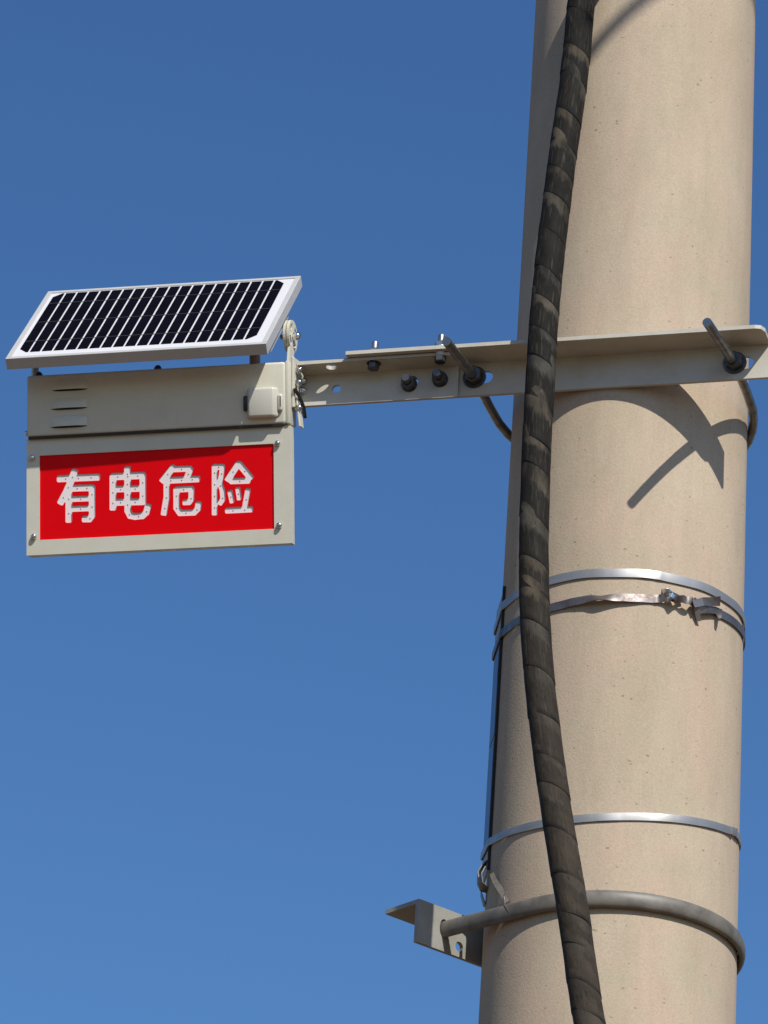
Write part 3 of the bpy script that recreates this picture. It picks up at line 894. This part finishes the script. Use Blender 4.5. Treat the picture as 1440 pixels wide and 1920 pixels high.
def strap(name, label, z0, a, b, width, material, fn=None, with_plaque=True, extra=.0010, group='steel straps round the pole'):
    th, X, Y = hull_ring(ZA + z0, 480, extra, with_plaque)
    bm = bmesh.new(); rows = []
    for t, x, y in zip(th, X, Y):
        z = ZA + z0 + a * math.cos(t) + b * math.sin(t)
        dr = dz = tw = 0.0; wd = width
        if fn: dr, dz, tw, wd = fn(t, width)
        ra = Vector((math.sin(t), -math.cos(t), 0))
        c = Vector((x, y, z + dz)) + ra * (dr + abs(math.sin(tw)) * wd * .5)
        up = Vector((0, 0, 1)) * math.cos(tw) + ra * math.sin(tw)
        ou = ra * math.cos(tw) - Vector((0, 0, 1)) * math.sin(tw)
        rows.append([bm.verts.new(c + up * (sv * wd / 2) + ou * oo) for sv, oo in ((-1, 0), (1, 0), (1, .0008), (.0, .0011), (-1, .0008))])
    n = len(rows)
    for i in range(n):
        A, B = rows[i], rows[(i + 1) % n]
        for k in range(5): bm.faces.new((A[k], A[(k + 1) % 5], B[(k + 1) % 5], B[k]))
    o = obj(name, bm, material, None, True)
    tag(o, label, 'strap', group)
    return o
def fA(t, w):
    q = math.degrees(t)
    dr = .0003 + .0008 * math.exp(-((q - 13) / 2.0) ** 2)
    tw = .10 * math.exp(-((q - 15) / 9) ** 2) - .12 * math.exp(-((q - 8) / 5) ** 2)
    return dr, .0004 * math.sin(q * .21), tw + .02 * math.sin(q * .33), w
stA = strap('steel_strap', 'shiny smooth steel strap round the pole, topmost of three', -.3238, -.0003, .0011, .0102, 'strap', fA)
jit = {k: random.uniform(-1, 1) for k in range(-200, 200)}
def jn(q, s, seed=0):
    x = q / s + seed * 17.3; i = math.floor(x); f = x - i; f = f * f * (3 - 2 * f)
    return jit[(i % 380) - 190] * (1 - f) + jit[((i + 1) % 380) - 190] * f
def fB(t, w):
    q = math.degrees(t)
    e = math.exp(-((q - 24) / 9.5) ** 4)                # crumpled stretch
    l = math.exp(-((q + 12) / 16) ** 4)                 # slight twist left of it
    dr = .0005 + e * (.0040 + .0055 * abs(jn(q, 2.7))) + l * .0018
    dz = e * .0022 * jn(q, 2.6, 1) + l * .001 * jn(q, 5, 2)
    tw = e * (1.25 * jn(q, 2.3, 3) - .3) - l * (.16 + .55 * math.exp(-((q + 13) / 5.0) ** 2))
    return dr, dz, tw, w * (1 - .15 * e)
stB = strap('steel_strap', 'crumpled dull steel strap with a torn buckle, just under the topmost strap', -.3493, -.0053, .009, .0100, 'old_strap', fB)
def fC(t, w):
    q = math.degrees(t)
    e = math.exp(-((q - 66) / 4.5) ** 2)
    return .0003 + e * .0035 * (1 + jn(q, 2)), e * .001, .04 * math.sin(q * .25) + e * .6 * jn(q, 2.2, 2), w
stC = strap('steel_strap', 'smooth steel strap lowest on the pole, just above the thick bar clamp', -.5993 + .004, -.0196, .011, .0088, 'strap', fC)
# buckle of the crumpled strap, with the torn tail hanging from it
def ribbon(name, pts, ups, wd, th_, mt, par):
    bm = bmesh.new(); rows = []
    P = [Vector(p) for p in pts]
    for i, p in enumerate(P):
        t = (P[min(i + 1, len(P) - 1)] - P[max(i - 1, 0)]).normalized()
        u = Vector(ups[i]).normalized(); u = (u - t * u.dot(t)).normalized(); o_ = t.cross(u)
        w_ = wd[i] if isinstance(wd, list) else wd
        rows.append([bm.verts.new(p + u * (a * w_ / 2) + o_ * (b * th_)) for a, b in ((-1, -.5), (1, -.5), (1, .5), (-1, .5))])
    for A, B in zip(rows, rows[1:]):
        for k in range(4): bm.faces.new((A[k], A[(k + 1) % 4], B[(k + 1) % 4], B[k]))
    bm.faces.new(rows[0][::-1]); bm.faces.new(rows[-1])
    return obj(name, bm, mt, par)
def pp(px, py, extra):
    """point 'extra' metres off the pole skin under a pixel"""
    d = ray(px, py); 
    lo, hi = 3.0, 6.2
    # march to the cylinder of radius pole_r + extra
    for i in range(2400):
        s = lo + (hi - lo) * i / 2400
        p = CAM + d * s
        if math.hypot(p.x, p.y) < pole_r(p.z) + extra: return p
    return p
Zu = (0, 0, 1)
bk = [pp(1296, 1128, .006), pp(1301, 1131, .008), pp(1306, 1138, .008), pp(1308, 1152, .006), pp(1310, 1165, .004)]
rib = ribbon('buckle_fold', bk, [(1, .2, .5)] * 2 + [(1, .3, .2)] * 3, [.008, .009, .008, .006, .005], .0012, 'old_strap', stB)
bk = [pp(1300, 1133, .010), pp(1318, 1128, .011), pp(1335, 1128, .010), pp(1350, 1127, .011)]
ribbon('buckle_wing', bk, [Zu, Zu, (.1, -.3, 1), (.2, -.4, 1)], [.008, .0095, .010, .011], .0014, 'old_strap', stB)
bk = [pp(1306, 1144, .006), pp(1322, 1143, .007), pp(1340, 1144, .006), pp(1352, 1150, .004)]
ribbon('buckle_seal', bk, [(0, -.3, 1)] * 4, [.009, .008, .008, .009], .002, 'old_strap', stB)
bk = [pp(1240, 1112, .005), pp(1250, 1113, .010), pp(1258, 1118, .006), pp(1268, 1122, .009), pp(1280, 1124, .005)]
ribbon('torn_flap', bk, [(0, -.4, 1), (.2, -.8, .7), (0, -.2, 1), (0, -.7, .8), (0, -.2, 1)], [.009, .013, .011, .010, .007], .0009, 'chrome', stB)
bk = [pp(1346, 1150, .004), pp(1349, 1154, .008), pp(1350, 1160, .011)]
ribbon('torn_tail', bk, [(1, 0, .2)] * 3, [.008, .006, .003], .0008, 'old_strap', stB)
# buckle and loose tails by the plaque's foot
bk = [Vector(p) for p in (hit(926, 1590, Vector((0, -.03, 0)), Vector((0, 1, 0))),)]
def pq(px, py, d): return hit(px, py, Vector((0, d, 0)), Vector((0, 1, 0)))
tailm = thing('loose_strap', 'short twisted loose strap end with buckle below the blue plaque', 'strap', Matrix.Translation(pq(905, 1645, -.02)))
t_off = pq(905, 1645, -.02)
def rel(l): return [p - t_off for p in l]
ribbon('strap_loop', rel([pq(912, 1620, -.01), pq(903, 1628, -.015), pq(896, 1640, -.02), pq(897, 1655, -.022), pq(904, 1666, -.02), pq(914, 1668, -.02)]), [(0, -1, .4)] * 6, .011, .0012, 'hoop', tailm)
ribbon('strap_inner', rel([pq(908, 1628, -.028), pq(901, 1640, -.032), pq(902, 1656, -.032), pq(910, 1664, -.028)]), [(0.3, -1, .3)] * 4, .008, .001, 'hoop', tailm)
ribbon('strap_tail', rel([pq(903, 1664, -.01), pq(902, 1676, -.012), pq(906, 1690, -.012), pq(910, 1700, -.010)]), [(0, -1, .3)] * 4, .010, .0011, 'black_zinc', tailm)
ribbon('strap_hook', rel([pq(922, 1638, -.055), pq(928, 1652, -.062), pq(936, 1664, -.068), pq(944, 1678, -.074), pq(951, 1692, -.082)]), [(1, -.4, .3)] * 5, [.005, .006, .007, .006, .005], .001, 'hoop', tailm)

# ------------------------------------------------------------------ round bar clamp with angle bracket
LV = Vector((-.655, .7556, 0)); DV = Vector((.7556, .655, 0))
zD = ZA - .7177
RR = .0098
CMx = Matrix.Translation(Vector((0, 0, zD)))
clamp = thing('bar_clamp', 'thick grey rounded bar clamp hooked round the pole, holding an angle bracket', 'clamp', CMx)
FL = .46
rc_ = pole_r(zD) + RR * FL + .0008
pts = []
nL = 10
for i in range(nL): 
    s = .140 * (1 - i / nL); pts.append(-DV * rc_ + LV * s + Vector((0, 0, .0035 + .007 * s / .14)))
for i in range(49):
    t = math.pi * i / 48
    q = -DV * math.cos(t) * rc_ - LV * math.sin(t) * rc_
    pts.append(q + Vector((0, 0, .0059 * -q.y / rc_ + .001 * q.x / rc_ + .0)))
for i in range(nL): pts.append(DV * rc_ + LV * (.165 * (i + 1) / nL) + Vector((0, 0, 0)))
# keep the run smooth where leg meets arc
for _ in range(3):
    pts = [pts[0]] + [(pts[i - 1] + pts[i] * 2 + pts[i + 1]) / 4 for i in range(1, len(pts) - 1)] + [pts[-1]]
bm = bmesh.new(); tube(bm, pts, RR, 24, True, FL); obj('hoop_bar', bm, 'hoop', clamp, True)
# angle bracket behind the pole: local x along DV, y along LV
dpl = .118
BH = .050
zp0 = -.016
BM_ = frame_m(LV * dpl + Vector((0, 0, zp0)), DV, LV, EZ)
XA, XB = -.184, -.076
outer = [(XA, 0), (XB, 0), (XB, BH), (XA, BH)]
me = plate2d(outer, [[(x_ * (1 if abs(x_) < 0 else 1), z_) for x_, z_ in [(-rc_ + (qx_ + rc_) * .58, qz_) for qx_, qz_ in circ(-rc_, .0265, RR + .0010)]], circ(-rc_ + .024, .012, .0058)], .005)
me.transform(XZ); me.transform(BM_)
obj('bracket_web', me, 'bracket', clamp)
outer = [(XA, .0002), (XB - .02, .0002), (XB - .02, .050), (XA, .050)]
me = plate2d(outer, [], .005); me.transform(Matrix.Translation((0, 0, BH - .005))); me.transform(BM_)
obj('bracket_flange', me, 'bracket', clamp)
for sgn, zz in ((-1, .0105),):
    bm = bmesh.new(); hexnut(bm, DV * rc_ * sgn + LV * (dpl + .002) + Vector((0, 0, zz)), LV, .017, .012); obj('nut', bm, 'zinc', clamp)
# small wire tie on the bar
e0 = pq(947, 1696, -.11) - Vector((0, 0, zD))
bm = bmesh.new(); tube(bm, [e0 + Vector((.0, -.003, .012)), e0 + Vector((-.002, -.012, .004)), e0 + Vector((-.001, -.012, -.006)), e0 + Vector((.004, -.006, -.011))], .0013, 8)
obj('wire_tie', bm, 'old_strap', clamp, True)

# ------------------------------------------------------------------ unseen wire overhead, guessed and placed so its shadow crosses the pole head
p0 = pp(1205, 0, 0) + S * 2.1; p1 = pp(1110, 95, 0) + S * 2.1
dv = (p0 - p1).normalized()
a_, b_ = p1 - dv * .05, p0 + dv * 6
wire = [a_ + (b_ - a_) * (i / 24) + Vector((0, 0, .25)) * (i / 24) ** 2 for i in range(25)]
bm = bmesh.new(); tube(bm, [p - a_ for p in wire], .0085, 10)
ow = obj('overhead_wire', bm, 'rubber', None, True)
ow.location = a_
tag(ow, 'unseen wire above the picture, guessed and placed to shadow the pole head', 'wire')
